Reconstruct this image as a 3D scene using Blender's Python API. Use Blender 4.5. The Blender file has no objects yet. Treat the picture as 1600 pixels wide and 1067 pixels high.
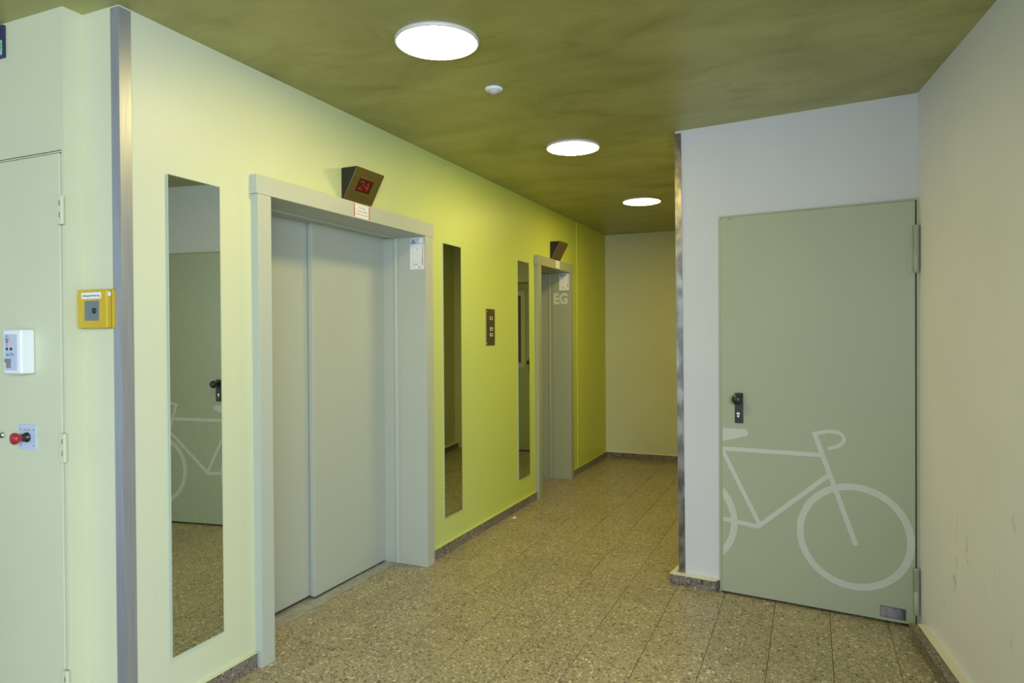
import bpy, bmesh, math, random
from mathutils import Vector, Matrix

random.seed(7)
SC = bpy.context.scene
COL = SC.collection
CEIL = 2.485
EYE = 1.37

# ------------------------------------------------------------------ camera
def camera():
    yaw, pitch, roll = math.radians(23.583), math.radians(-0.493), math.radians(-0.352)
    f = Vector((-math.sin(yaw) * math.cos(pitch), math.cos(yaw) * math.cos(pitch), math.sin(pitch)))
    r0 = Vector((math.cos(yaw), math.sin(yaw), 0))
    u0 = r0.cross(f)
    r = r0 * math.cos(roll) + u0 * math.sin(roll)
    u = r.cross(f)
    cam = bpy.data.cameras.new('camera')
    cam.sensor_width = 36.0
    cam.lens = 36.0 * 1072 / 1600
    cam.clip_start = 0.02
    o = bpy.data.objects.new('camera', cam)
    COL.objects.link(o)
    m = Matrix((r, u, -f)).transposed().to_4x4()
    m.translation = Vector((0, 0, EYE))
    o.matrix_world = m
    SC.camera = o
camera()

# ------------------------------------------------------------------ light
W = bpy.data.worlds.new('world')
SC.world = W
W.use_nodes = True
W.node_tree.nodes['Background'].inputs[0].default_value = (0.72, 0.86, 1.0, 1)
W.node_tree.nodes['Background'].inputs[1].default_value = 2.0

def area(name, loc, direction, sx, sz, power, color):
    l = bpy.data.lights.new(name, 'AREA')
    l.shape = 'RECTANGLE'
    l.size, l.size_y = sx, sz
    l.energy = power
    l.color = color
    o = bpy.data.objects.new(name, l)
    COL.objects.link(o)
    o.location = loc
    o.rotation_euler = Vector(direction).to_track_quat('-Z', 'Y').to_euler()
    return o
# daylight entering through the glazed entrance behind the camera
area('entrance_daylight', (1.6, -1.8, 1.85), (-0.80, 0.70, -0.80), 2.4, 1.1, 240, (0.72, 0.85, 1.0))
LAMP_RADIANCE = 62.0
LAMP_COLOR = (1.0, 0.80, 0.27)

SC.view_settings.view_transform = 'Standard'
SC.view_settings.look = 'None'
SC.view_settings.exposure = 0.0
SC.view_settings.gamma = 1.0
SC.view_settings.use_curve_mapping = False
SC.cycles.max_bounces = 10
SC.cycles.diffuse_bounces = 7
SC.cycles.glossy_bounces = 5
SC.cycles.caustics_reflective = False
SC.cycles.caustics_refractive = False
SC.cycles.sample_clamp_indirect = 6.0

# ------------------------------------------------------------------ materials
def new_mat(name):
    m = bpy.data.materials.new(name)
    m.use_nodes = True
    nt = m.node_tree
    return m, nt, nt.nodes['Principled BSDF']

def N(nt, t, **kw):
    n = nt.nodes.new(t)
    for k, v in kw.items():
        if k.startswith('_'):
            setattr(n, k[1:], v)
        else:
            n.inputs[k].default_value = v
    return n

def L(nt, a, b):
    nt.links.new(a, b)

def ramp(nt, src, stops, interp='LINEAR'):
    r = nt.nodes.new('ShaderNodeValToRGB')
    r.color_ramp.interpolation = interp
    el = r.color_ramp.elements
    while len(el) > 1:
        el.remove(el[-1])
    el[0].position = stops[0][0]
    el[0].color = (*stops[0][1], 1)
    for p, c in stops[1:]:
        e = el.new(p)
        e.color = (*c, 1)
    L(nt, src, r.inputs[0])
    return r

def mix(nt, fac, a, b, mode='MIX'):
    m = nt.nodes.new('ShaderNodeMix')
    m.data_type = 'RGBA'
    m.blend_type = mode
    for sock, v in ((m.inputs['Factor'], fac), (m.inputs['A'], a), (m.inputs['B'], b)):
        if hasattr(v, 'is_linked'):
            L(nt, v, sock)
        elif isinstance(v, (int, float)):
            sock.default_value = v
        else:
            sock.default_value = (*v, 1)
    return m.outputs['Result']

def position(nt, scale=(1, 1, 1), rot=(0, 0, 0)):
    g = nt.nodes.new('ShaderNodeNewGeometry')
    mp = nt.nodes.new('ShaderNodeMapping')
    mp.inputs['Scale'].default_value = scale
    mp.inputs['Rotation'].default_value = rot
    L(nt, g.outputs['Position'], mp.inputs['Vector'])
    return mp.outputs['Vector']

def bump(nt, p, height, strength, dist=0.001):
    b = nt.nodes.new('ShaderNodeBump')
    b.inputs['Strength'].default_value = strength
    b.inputs['Distance'].default_value = dist
    L(nt, height, b.inputs['Height'])
    L(nt, b.outputs['Normal'], p.inputs['Normal'])

def paint(name, color, rough=0.5, vary=0.05, grain=0.12, scuff=0.0, scuff_top=0.9, spec=0.4, light_shift=None):
    """Wall or metal paint: faint blotches, roller grain, optional dark scuff marks low down."""
    m, nt, p = new_mat(name)
    p.inputs['Roughness'].default_value = rough
    p.inputs['Specular IOR Level'].default_value = spec
    pos = position(nt)
    n1 = N(nt, 'ShaderNodeTexNoise', Scale=1.7, Detail=4.0)
    L(nt, pos, n1.inputs['Vector'])
    lo = tuple(c * (1 - vary) for c in color)
    hi = tuple(min(1, c * (1 + vary)) for c in color)
    c = ramp(nt, n1.outputs['Fac'], [(0.3, lo), (0.7, hi)]).outputs['Color']
    if light_shift:      # daylight giving way to lamplight along y, painted into the base colour
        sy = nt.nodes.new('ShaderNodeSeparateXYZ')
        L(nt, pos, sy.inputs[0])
        y0, y1 = light_shift[0][0], light_shift[-1][0]
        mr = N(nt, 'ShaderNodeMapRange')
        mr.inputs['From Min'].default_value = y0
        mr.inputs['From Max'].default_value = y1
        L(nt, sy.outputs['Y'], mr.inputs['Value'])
        wc = ramp(nt, mr.outputs['Result'], [((y - y0) / (y1 - y0), k) for y, k in light_shift]).outputs['Color']
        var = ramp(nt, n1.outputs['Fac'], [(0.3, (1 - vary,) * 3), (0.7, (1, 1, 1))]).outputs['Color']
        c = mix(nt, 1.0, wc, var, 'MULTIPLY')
    if scuff > 0:
        sv = position(nt, (16, 16, 3.6), (0.25, 0.15, 0))
        n2 = N(nt, 'ShaderNodeTexNoise', Scale=1.0, Detail=6.0, Roughness=0.62)
        L(nt, sv, n2.inputs['Vector'])
        s = ramp(nt, n2.outputs['Fac'], [(0.645, (0, 0, 0)), (0.70, (1, 1, 1))]).outputs['Color']
        n3 = N(nt, 'ShaderNodeTexNoise', Scale=2.6, Detail=2.0)
        L(nt, pos, n3.inputs['Vector'])
        s3 = ramp(nt, n3.outputs['Fac'], [(0.45, (0, 0, 0)), (0.62, (1, 1, 1))]).outputs['Color']
        sep = nt.nodes.new('ShaderNodeSeparateXYZ')
        L(nt, pos, sep.inputs[0])
        h = N(nt, 'ShaderNodeMapRange')
        h.inputs['From Min'].default_value = scuff_top
        h.inputs['From Max'].default_value = scuff_top - 0.4
        L(nt, sep.outputs['Z'], h.inputs['Value'])
        k = mix(nt, 1.0, mix(nt, 1.0, s, s3, 'MULTIPLY'), h.outputs['Result'], 'MULTIPLY')
        k = mix(nt, 1.0, k, (scuff, scuff, scuff), 'MULTIPLY')
        c = mix(nt, k, c, tuple(x * 0.30 for x in color))
    L(nt, c, p.inputs['Base Color'])
    if grain > 0:
        n4 = N(nt, 'ShaderNodeTexNoise', Scale=240.0, Detail=2.0)
        L(nt, pos, n4.inputs['Vector'])
        bump(nt, p, n4.outputs['Fac'], grain, 0.0006)
    return m

def plain(name, color, rough=0.5, metal=0.0, spec=0.5, emit=None, power=0.0):
    m, nt, p = new_mat(name)
    pos = position(nt)
    n = N(nt, 'ShaderNodeTexNoise', Scale=60.0, Detail=3.0)
    L(nt, pos, n.inputs['Vector'])
    c = ramp(nt, n.outputs['Fac'], [(0.3, tuple(x * 0.95 for x in color)), (0.7, color)])
    L(nt, c.outputs['Color'], p.inputs['Base Color'])
    p.inputs['Roughness'].default_value = rough
    p.inputs['Metallic'].default_value = metal
    p.inputs['Specular IOR Level'].default_value = spec
    if emit:
        p.inputs['Emission Color'].default_value = (*emit, 1)
        p.inputs['Emission Strength'].default_value = power
    return m

def steel(name, color, rough, stretch, blotch=0.0, metal=1.0):
    """Brushed or worn metal; stretch sets the grain direction."""
    m, nt, p = new_mat(name)
    p.inputs['Metallic'].default_value = metal
    v = position(nt, stretch)
    n = N(nt, 'ShaderNodeTexNoise', Scale=1.0, Detail=5.0)
    L(nt, v, n.inputs['Vector'])
    c = ramp(nt, n.outputs['Fac'], [(0.25, tuple(x * 0.82 for x in color)), (0.75, color)]).outputs['Color']
    r = N(nt, 'ShaderNodeMapRange')
    r.inputs['To Min'].default_value = rough * 0.75
    r.inputs['To Max'].default_value = rough * 1.3
    L(nt, n.outputs['Fac'], r.inputs['Value'])
    if blotch > 0:
        pos = position(nt, (9, 9, 5))
        n2 = N(nt, 'ShaderNodeTexNoise', Scale=2.0, Detail=5.0)
        L(nt, pos, n2.inputs['Vector'])
        b = ramp(nt, n2.outputs['Fac'], [(0.4, (1 - blotch,) * 3), (0.62, (1, 1, 1))]).outputs['Color']
        c = mix(nt, 1.0, c, b, 'MULTIPLY')
    L(nt, c, p.inputs['Base Color'])
    L(nt, r.outputs['Result'], p.inputs['Roughness'])
    return m

def terrazzo(name, matrix, dark, brown, pale, scale, rough, per_tile=True, tone=1.0):
    m, nt, p = new_mat(name)
    g = nt.nodes.new('ShaderNodeNewGeometry')
    vec = g.outputs['Position']
    rnd = nt.nodes.new('ShaderNodeObjectInfo').outputs['Random']
    if per_tile:
        mul = nt.nodes.new('ShaderNodeVectorMath'); mul.operation = 'SCALE'
        mul.inputs[0].default_value = (13.7, 7.3, 3.1)
        L(nt, rnd, mul.inputs['Scale'])
        add = nt.nodes.new('ShaderNodeVectorMath'); add.operation = 'ADD'
        L(nt, vec, add.inputs[0]); L(nt, mul.outputs[0], add.inputs[1])
        vec = add.outputs[0]
    warp = N(nt, 'ShaderNodeTexNoise', Scale=scale * 0.8, Detail=1.0)
    L(nt, vec, warp.inputs['Vector'])
    wsc = nt.nodes.new('ShaderNodeVectorMath'); wsc.operation = 'SCALE'
    wsc.inputs['Scale'].default_value = 0.55 / scale
    L(nt, warp.outputs['Color'], wsc.inputs[0])
    wad = nt.nodes.new('ShaderNodeVectorMath'); wad.operation = 'ADD'
    L(nt, vec, wad.inputs[0]); L(nt, wsc.outputs[0], wad.inputs[1])
    vec = wad.outputs[0]
    base = N(nt, 'ShaderNodeTexNoise', Scale=scale * 1.5, Detail=3.0)
    L(nt, vec, base.inputs['Vector'])
    c = ramp(nt, base.outputs['Fac'], [(0.3, tuple(x * 0.78 * tone for x in matrix)), (0.7, tuple(x * 1.16 * tone for x in matrix))]).outputs['Color']
    for sc, thr, stops in ((scale * 2.6, 0.42, [(0.0, dark), (0.30, brown), (0.50, matrix), (0.85, pale)]),
                           (scale * 1.25, 0.44, [(0.0, dark), (0.24, brown), (0.36, matrix), (0.84, pale)]),
                           (scale * 0.72, 0.36, [(0.0, dark), (0.13, brown), (0.24, matrix), (0.90, pale)])):
        v = N(nt, 'ShaderNodeTexVoronoi', Scale=sc)
        L(nt, vec, v.inputs['Vector'])
        sep = nt.nodes.new('ShaderNodeSeparateColor')
        L(nt, v.outputs['Color'], sep.inputs[0])
        chip = ramp(nt, sep.outputs[0], [(q, tuple(x * tone for x in k)) for q, k in stops], 'CONSTANT').outputs['Color']
        # only some cells hold a chip; its size varies cell by cell
        size = N(nt, 'ShaderNodeMapRange')
        size.inputs['To Min'].default_value = thr * 0.55
        size.inputs['To Max'].default_value = thr * 1.25
        L(nt, sep.outputs[1], size.inputs['Value'])
        lt = nt.nodes.new('ShaderNodeMath'); lt.operation = 'LESS_THAN'
        L(nt, v.outputs['Distance'], lt.inputs[0]); L(nt, size.outputs['Result'], lt.inputs[1])
        # cells whose ramp lands on the matrix colour stay plain
        keep = ramp(nt, sep.outputs[0], [(0.0, (1, 1, 1)), (stops[2][0], (0, 0, 0)), (stops[3][0], (1, 1, 1))], 'CONSTANT').outputs['Color']
        k = mix(nt, 1.0, lt.outputs[0], keep, 'MULTIPLY')
        c = mix(nt, k, c, chip)
    if per_tile:
        b = ramp(nt, rnd, [(0.0, (0.93, 0.93, 0.93)), (1.0, (1.05, 1.05, 1.05))]).outputs['Color']
        c = mix(nt, 1.0, c, b, 'MULTIPLY')
    L(nt, c, p.inputs['Base Color'])
    p.inputs['Roughness'].default_value = rough
    p.inputs['Specular IOR Level'].default_value = 0.35
    return m

def ceiling_material():
    m, nt, p = new_mat('ceiling_glaze')
    v = position(nt, (1.1, 2.0, 1), (0, 0, math.radians(24)))
    n = N(nt, 'ShaderNodeTexNoise', Scale=1.5, Detail=8.0, Roughness=0.62, Distortion=0.7)
    L(nt, v, n.inputs['Vector'])
    c = ramp(nt, n.outputs['Fac'], [(0.28, (0.26, 0.255, 0.075)), (0.5, (0.36, 0.355, 0.12)), (0.72, (0.44, 0.435, 0.165))]).outputs['Color']
    v2 = position(nt, (3.0, 5.0, 1), (0, 0, math.radians(-18)))
    n2 = N(nt, 'ShaderNodeTexNoise', Scale=1.0, Detail=7.0, Roughness=0.68, Distortion=1.2)
    L(nt, v2, n2.inputs['Vector'])
    s = ramp(nt, n2.outputs['Fac'], [(0.56, (1, 1, 1)), (0.72, (0.74, 0.72, 0.64))]).outputs['Color']
    L(nt, mix(nt, 1.0, c, s, 'MULTIPLY'), p.inputs['Base Color'])
    p.inputs['Roughness'].default_value = 0.38
    p.inputs['Specular IOR Level'].default_value = 0.4
    bump(nt, p, n2.outputs['Fac'], 0.15, 0.003)
    return m

M = {}
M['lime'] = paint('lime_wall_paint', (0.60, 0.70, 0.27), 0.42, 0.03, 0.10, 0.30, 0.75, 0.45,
                  light_shift=[(1.6, (0.60, 0.63, 0.49)), (2.3, (0.59, 0.63, 0.41)), (3.2, (0.525, 0.605, 0.265)), (4.4, (0.575, 0.66, 0.16)), (7.2, (0.55, 0.58, 0.045))])
M['daylit_lime'] = paint('daylit_lime_paint', (0.61, 0.625, 0.44), 0.42, 0.03, 0.08)  # same paint as the lift wall, with its stronger daylight mixed into the colour
M['white'] = paint('white_wall_paint', (0.58, 0.59, 0.615), 0.6, 0.03, 0.12, 0.30, 0.55)
M['cream'] = paint('cream_wall_paint', (0.75, 0.77, 0.86), 0.55, 0.03, 0.12, 0.85, 0.95)
M['cream_far'] = paint('far_wall_cream_paint', (0.62, 0.63, 0.43), 0.55, 0.03, 0.12)
M['cream_trim'] = paint('cream_trim_paint', (0.66, 0.64, 0.54), 0.5, 0.05, 0.1)
M['ceiling'] = ceiling_material()
M['door_green'] = paint('sage_door_paint', (0.365, 0.39, 0.28), 0.40, 0.02, 0.04, 0.10, 0.5, 0.45)
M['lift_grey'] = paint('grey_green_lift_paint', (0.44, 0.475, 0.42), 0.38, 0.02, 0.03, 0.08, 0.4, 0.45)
M['lift_grey_dimmed'] = paint('dimmed_lift_paint', (0.34, 0.36, 0.235), 0.40, 0.02, 0.03, 0.08, 0.4, 0.45)  # nearer lift's coat darkened: the dimmer light further down is painted in
M['recess_shade'] = paint('recess_shade_green', (0.27, 0.35, 0.10), 0.5, 0.02, 0.03)  # gap beside the shaft door leaf: shade and green bounce painted in
M['letter'] = plain('pale_letter_foil', (0.62, 0.62, 0.50), 0.5)
M['far_door'] = paint('far_door_paint', (0.40, 0.48, 0.28), 0.4, 0.02, 0.03)
M['far_bead'] = paint('far_door_bead_paint', (0.62, 0.62, 0.48), 0.4, 0.02, 0.03)
M['tile'] = terrazzo('terrazzo_floor', (0.35, 0.305, 0.195), (0.10, 0.09, 0.068), (0.20, 0.15, 0.09), (0.60, 0.55, 0.43), 78.0, 0.34)
M['skirt'] = terrazzo('terrazzo_skirting', (0.21, 0.175, 0.145), (0.03, 0.03, 0.03), (0.13, 0.10, 0.08), (0.46, 0.42, 0.37), 80.0, 0.4)
M['grout'] = plain('dark_floor_grout', (0.09, 0.08, 0.055), 0.9)
M['steel'] = steel('brushed_corner_steel', (0.42, 0.44, 0.50), 0.42, (160, 160, 4), 0.0, 0.6)
M['worn_steel'] = steel('worn_corner_steel', (0.36, 0.34, 0.30), 0.30, (60, 60, 6), 0.55)
M['sill_steel'] = steel('scratched_sill_metal', (0.66, 0.64, 0.57), 0.50, (120, 4, 120), 0.2, 0.8)
M['panel_steel'] = steel('bronze_toned_metal', (0.36, 0.30, 0.17), 0.38, (8, 8, 220))  # brown reflections on the call panel's steel painted in as its colour
M['dark_side'] = plain('dark_case_side', (0.012, 0.011, 0.006), 0.7)
M['chrome'] = plain('chrome', (0.72, 0.72, 0.72), 0.18, 1.0)
M['mirror'] = plain('mirror_silver', (0.66, 0.71, 0.60), 0.012, 1.0)
M['mirror_edge'] = plain('mirror_glass_edge', (0.42, 0.52, 0.44), 0.2)
M['black'] = plain('black_plastic', (0.018, 0.017, 0.016), 0.35)
M['dark_gap'] = plain('dark_gap', (0.03, 0.03, 0.025), 0.9)
M['decal'] = plain('grey_foil_decal', (0.54, 0.545, 0.50), 0.5)
M['white_plastic'] = plain('white_plastic', (0.80, 0.83, 0.86), 0.35)
M['panel_blue'] = plain('pale_blue_grey_panel', (0.50, 0.58, 0.72), 0.4)
M['navy'] = plain('navy_ink', (0.03, 0.05, 0.16), 0.5)
M['yellow'] = plain('yellow_plastic', (0.58, 0.40, 0.015), 0.35)
M['paper'] = plain('white_paper', (0.80, 0.80, 0.80), 0.7)
M['ink'] = plain('grey_print', (0.22, 0.22, 0.24), 0.7)
M['faint_ink'] = plain('faint_print', (0.52, 0.52, 0.54), 0.7)
M['red_ink'] = plain('red_print', (0.40, 0.035, 0.025), 0.6)
M['red'] = plain('red_plastic', (0.36, 0.02, 0.025), 0.3)
M['pink_led'] = plain('pink_lamp_window', (0.75, 0.45, 0.50), 0.4)
M['grey_window'] = plain('grey_cover_window', (0.15, 0.19, 0.20), 0.12)
M['dark_red'] = plain('dark_red_display_glass', (0.045, 0.006, 0.005), 0.2)
M['off_red'] = plain('unlit_red_display_glass', (0.12, 0.03, 0.02), 0.3)
M['led'] = plain('lit_red_diode', (0.5, 0.02, 0.02), 0.4, emit=(1.0, 0.03, 0.04), power=0.5)
M['sign_green'] = plain('exit_sign_green', (0.03, 0.50, 0.16), 0.4)
M['sign_navy'] = plain('sign_navy_case', (0.02, 0.03, 0.075), 0.45)
M['sign_grey'] = plain('sign_grey_panel', (0.42, 0.47, 0.52), 0.4)
M['rim'] = plain('lamp_rim_grey', (0.62, 0.60, 0.58), 0.4)
M['lens_grey'] = plain('detector_lens', (0.50, 0.52, 0.55), 0.3)
M['worn_plate'] = steel('scuffed_rating_plate', (0.34, 0.325, 0.335), 0.45, (40, 40, 60), 0.65)
M['button'] = plain('worn_button_cap', (0.52, 0.48, 0.34), 0.4)
M['glass'] = plain('wired_door_glass', (0.10, 0.12, 0.06), 0.08)

def lamp_material():
    m, nt, p = new_mat('lit_lamp_diffuser')
    p.inputs['Base Color'].default_value = (0.9, 0.88, 0.8, 1)
    p.inputs['Emission Color'].default_value = (*LAMP_COLOR, 1)
    p.inputs['Emission Strength'].default_value = LAMP_RADIANCE
    return m
M['lamp'] = lamp_material()

# ------------------------------------------------------------------ mesh helpers
class MB:
    """Collects shapes into one mesh; every shape may carry its own material slot."""
    def __init__(self):
        self.bm = bmesh.new()
        self.mats = []
    def slot(self, m):
        if m not in self.mats:
            self.mats.append(m)
        return self.mats.index(m)
    def poly_prism(self, pts, a, b, m, axis='z', bevel=0.0):
        """Prism over a 2D outline between a and b. axis z: outline in xy; x: outline in yz; y: outline in xz."""
        def P(u, v, w):
            return {'z': (u, v, w), 'x': (w, u, v), 'y': (u, w, v)}[axis]
        lo = [self.bm.verts.new(P(u, v, a)) for u, v in pts]
        hi = [self.bm.verts.new(P(u, v, b)) for u, v in pts]
        s = self.slot(m)
        fs = [self.bm.faces.new(lo[::-1]), self.bm.faces.new(hi)]
        n = len(pts)
        for i in range(n):
            fs.append(self.bm.faces.new((lo[i], lo[(i + 1) % n], hi[(i + 1) % n], hi[i])))
        for f in fs:
            f.material_index = s
        bmesh.ops.recalc_face_normals(self.bm, faces=fs)
        if bevel > 0:
            es = list({e for f in fs for e in f.edges})
            r = bmesh.ops.bevel(self.bm, geom=es, offset=bevel, segments=2, affect='EDGES', profile=0.5)
            for f in r['faces']:
                f.material_index = s
        return fs
    def box(self, x0, x1, y0, y1, z0, z1, m, bevel=0.0):
        return self.poly_prism([(x0, y0), (x1, y0), (x1, y1), (x0, y1)], z0, z1, m, 'z', bevel)
    def lathe(self, profile, m, seg=32, centre=(0, 0, 0), axis='z'):
        """profile: list of (radius, height); axis z up, y towards -y (out of a wall facing the camera), x towards +x."""
        cx, cy, cz = centre
        rings = []
        s = self.slot(m)
        for r, h in profile:
            ring = []
            if r < 1e-6:
                pts = [(0, 0)]
            else:
                pts = [(r * math.cos(2 * math.pi * i / seg), r * math.sin(2 * math.pi * i / seg)) for i in range(seg)]
            for u, v in pts:
                q = {'z': (u, v, h), 'y': (u, -h, v), 'x': (h, u, v)}[axis]
                ring.append(self.bm.verts.new((cx + q[0], cy + q[1], cz + q[2])))
            rings.append(ring)
        fs = []
        for a, b in zip(rings, rings[1:]):
            for i in range(seg):
                j = (i + 1) % seg
                if len(a) == 1 and len(b) == 1:
                    continue
                if len(a) == 1:
                    fs.append(self.bm.faces.new((a[0], b[i], b[j])))
                elif len(b) == 1:
                    fs.append(self.bm.faces.new((a[i], a[j], b[0])))
                else:
                    fs.append(self.bm.faces.new((a[i], a[j], b[j], b[i])))
        for f in fs:
            f.material_index = s
            f.smooth = True
        bmesh.ops.recalc_face_normals(self.bm, faces=fs)
        return fs
    def build(self, name, parent=None, label=None, cat=None, group=None, kind=None, loc=None, rotz=None):
        me = bpy.data.meshes.new(name)
        self.bm.to_mesh(me)
        self.bm.free()
        for m in self.mats:
            me.materials.append(M[m])
        return link(name, me, parent, label, cat, group, kind, loc, rotz)

def link(name, data, parent=None, label=None, cat=None, group=None, kind=None, loc=None, rotz=None):
    o = bpy.data.objects.new(name, data)
    COL.objects.link(o)
    if parent is not None:
        o.parent = parent
    if loc is not None:
        o.location = loc
    if rotz is not None:
        o.rotation_euler = (0, 0, rotz)
    if label: o['label'] = label
    if cat: o['category'] = cat
    if group: o['group'] = group
    if kind: o['kind'] = kind
    return o

def thing(name, label, cat, loc=(0, 0, 0), rotz=0.0, group=None, kind=None):
    return link(name, None, None, label, cat, group, kind, loc, rotz)

def text_mesh(body, height, embolden=0.0, width=None, thick=0.0002):
    """Lettering as a mesh in the xy plane, lower left at the origin, given cap height (and total width)."""
    cu = bpy.data.curves.new('lettering', 'FONT')
    cu.body = body
    cu.size = 1.0
    cu.offset = embolden
    cu.resolution_u = 3
    tmp = bpy.data.objects.new('lettering', cu)
    COL.objects.link(tmp)
    bpy.context.view_layer.update()
    me = bpy.data.meshes.new_from_object(tmp.evaluated_get(bpy.context.evaluated_depsgraph_get()))
    bpy.data.objects.remove(tmp)
    bpy.data.curves.remove(cu)
    xs = [v.co.x for v in me.vertices]; ys = [v.co.y for v in me.vertices]
    x0, x1, y0, y1 = min(xs), max(xs), min(ys), max(ys)
    ky = height / (y1 - y0)
    kx = ky if width is None else width / (x1 - x0)
    for v in me.vertices:
        v.co = Vector(((v.co.x - x0) * kx, (v.co.y - y0) * ky, 0))
    return me

def lettering(name, body, height, mat, parent, matrix, embolden=0.0, width=None):
    me = text_mesh(body, height, embolden, width)
    me.transform(matrix)
    me.materials.append(M[mat])
    return link(name, me, parent)

FACE_X = Matrix(((0, 0, 1, 0), (1, 0, 0, 0), (0, 1, 0, 0), (0, 0, 0, 1)))    # writing on a face that looks along +x: reads towards +y
FACE_MY = Matrix(((1, 0, 0, 0), (0, 0, -1, 0), (0, 1, 0, 0), (0, 0, 0, 1)))  # writing on a face that looks along -y: reads towards +x
def at(x, y, z, face):
    return Matrix.Translation((x, y, z)) @ face

# ------------------------------------------------------------------ dimensions
XW = -2.121            # face of the lift wall
XF = -2.086            # front of the lift door frames
YA = 1.588             # return face beside the lift wall
XB = -2.303            # short reveal
YC = 1.518             # shaft door wall
YE = 7.465             # far wall
DA = (-0.652, 3.825)   # origin on the wall with the bicycle door
DT = (0.99187, -0.12729)
DROT = math.atan2(DT[1], DT[0])
def dw(s, off=0.0):
    """Point on the bicycle door wall, s along it, off metres into it (negative = towards the hall)."""
    return (DA[0] + DT[0] * s - DT[1] * off, DA[1] + DT[1] * s + DT[0] * off)
RC = dw(1.1156)        # corner with the right wall
RD = (0.1288, -0.99167)
def rw(s, off=0.0):
    """Point on the right wall, s towards the entrance, off metres into the hall."""
    return (RC[0] + RD[0] * s + RD[1] * off, RC[1] + RD[1] * s - RD[0] * off)
LIFTS = ((2.168, 2.250, 3.512, 3.602), (5.330, 5.408, 6.170, 6.252))   # frame outer, opening, opening, frame outer

# ------------------------------------------------------------------ floor
fl = MB()
fl.poly_prism([(-5.0, -3.2), (2.0, -3.2), (2.0, 8.2), (-5.0, 8.2)], -0.12, -0.003, 'grout')
floor = fl.build('floor', label='speckled beige terrazzo tile floor of the lift hall', cat='floor', kind='structure')

TX, TY, TS = -0.421, 3.445, 0.25
def tile_mesh(x0, x1, y0, y1):
    b = MB()
    g, c = 0.0011, 0.0012
    x0 += g; x1 -= g; y0 += g; y1 -= g
    lo = [b.bm.verts.new(p) for p in ((x0, y0, -0.003), (x1, y0, -0.003), (x1, y1, -0.003), (x0, y1, -0.003))]
    md = [b.bm.verts.new(p) for p in ((x0, y0, -c), (x1, y0, -c), (x1, y1, -c), (x0, y1, -c))]
    hi = [b.bm.verts.new(p) for p in ((x0 + c, y0 + c, 0), (x1 - c, y0 + c, 0), (x1 - c, y1 - c, 0), (x0 + c, y1 - c, 0))]
    for r0, r1 in ((lo, md), (md, hi)):
        for i in range(4):
            j = (i + 1) % 4
            b.bm.faces.new((r0[i], r0[j], r1[j], r1[i]))
    b.bm.faces.new(hi)
    me = bpy.data.meshes.new('tile')
    b.bm.to_mesh(me); b.bm.free()
    me.materials.append(M['tile'])
    return me
REGIONS = [(-2.125, 0.9, -3.2, YE)] + [(-2.300, -2.125, l[1], l[2]) for l in LIFTS] + [(-2.32, -2.125, -3.2, YA)]
full = tile_mesh(-TS / 2, TS / 2, -TS / 2, TS / 2)
rest = MB(); rest.slot('tile')
n_tile = 0
for i in range(-9, 7):
    for j in range(-28, 19):
        cx, cy = TX + (i + 0.5) * TS, TY + (j + 0.5) * TS
        for (rx0, rx1, ry0, ry1) in REGIONS:
            x0, x1 = max(cx - TS / 2, rx0), min(cx + TS / 2, rx1)
            y0, y1 = max(cy - TS / 2, ry0), min(cy + TS / 2, ry1)
            if x1 - x0 < 0.012 or y1 - y0 < 0.012:
                continue
            mx, my = (x0 + x1) / 2, (y0 + y1) / 2
            part_right = -0.60 + 0.128 * (my - 3.83)
            if my > 3.95 and mx > part_right + 0.13:      # behind the bicycle door: not part of the hall
                continue
            if my <= 3.95 and mx > RC[0] + 0.13 * (RC[1] - my) + 0.12:
                continue
            if my < 1.6 or (mx + 0.42 * my > 4.4):
                rest.poly_prism([(x0 + .001, y0 + .001), (x1 - .001, y0 + .001), (x1 - .001, y1 - .001), (x0 + .001, y1 - .001)], -0.003, 0.0, 'tile')
                continue
            whole = abs(x1 - x0 - TS) < 1e-6 and abs(y1 - y0 - TS) < 1e-6
            me = full if whole else tile_mesh(x0 - mx, x1 - mx, y0 - my, y1 - my)
            t = link('tile', me, floor, loc=(mx, my, 0))
            t.rotation_euler = (random.uniform(-1, 1) * 0.0006, random.uniform(-1, 1) * 0.0006, 0)
            n_tile += 1
o = rest.build('tile_field', parent=floor); o['kind'] = 'stuff'

# ------------------------------------------------------------------ ceiling and walls
c = MB()
c.poly_prism([(-5.0, -3.2), (2.0, -3.2), (2.0, 8.2), (-5.0, 8.2)], CEIL, CEIL + 0.15, 'ceiling')
c.build('ceiling', label='olive green glazed ceiling with cloudy brush marks', cat='ceiling', kind='structure')

w = MB()
TOP = CEIL + 0.05
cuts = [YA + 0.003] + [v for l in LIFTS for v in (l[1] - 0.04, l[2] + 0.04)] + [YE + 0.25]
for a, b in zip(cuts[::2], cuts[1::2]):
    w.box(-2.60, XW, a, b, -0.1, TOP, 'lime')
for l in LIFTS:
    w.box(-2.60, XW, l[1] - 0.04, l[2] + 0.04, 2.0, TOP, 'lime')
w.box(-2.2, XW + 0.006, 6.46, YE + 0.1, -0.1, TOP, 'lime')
w.build('wall_left', label='long lime green wall holding both lifts and three mirrors', cat='wall', kind='structure')

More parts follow.
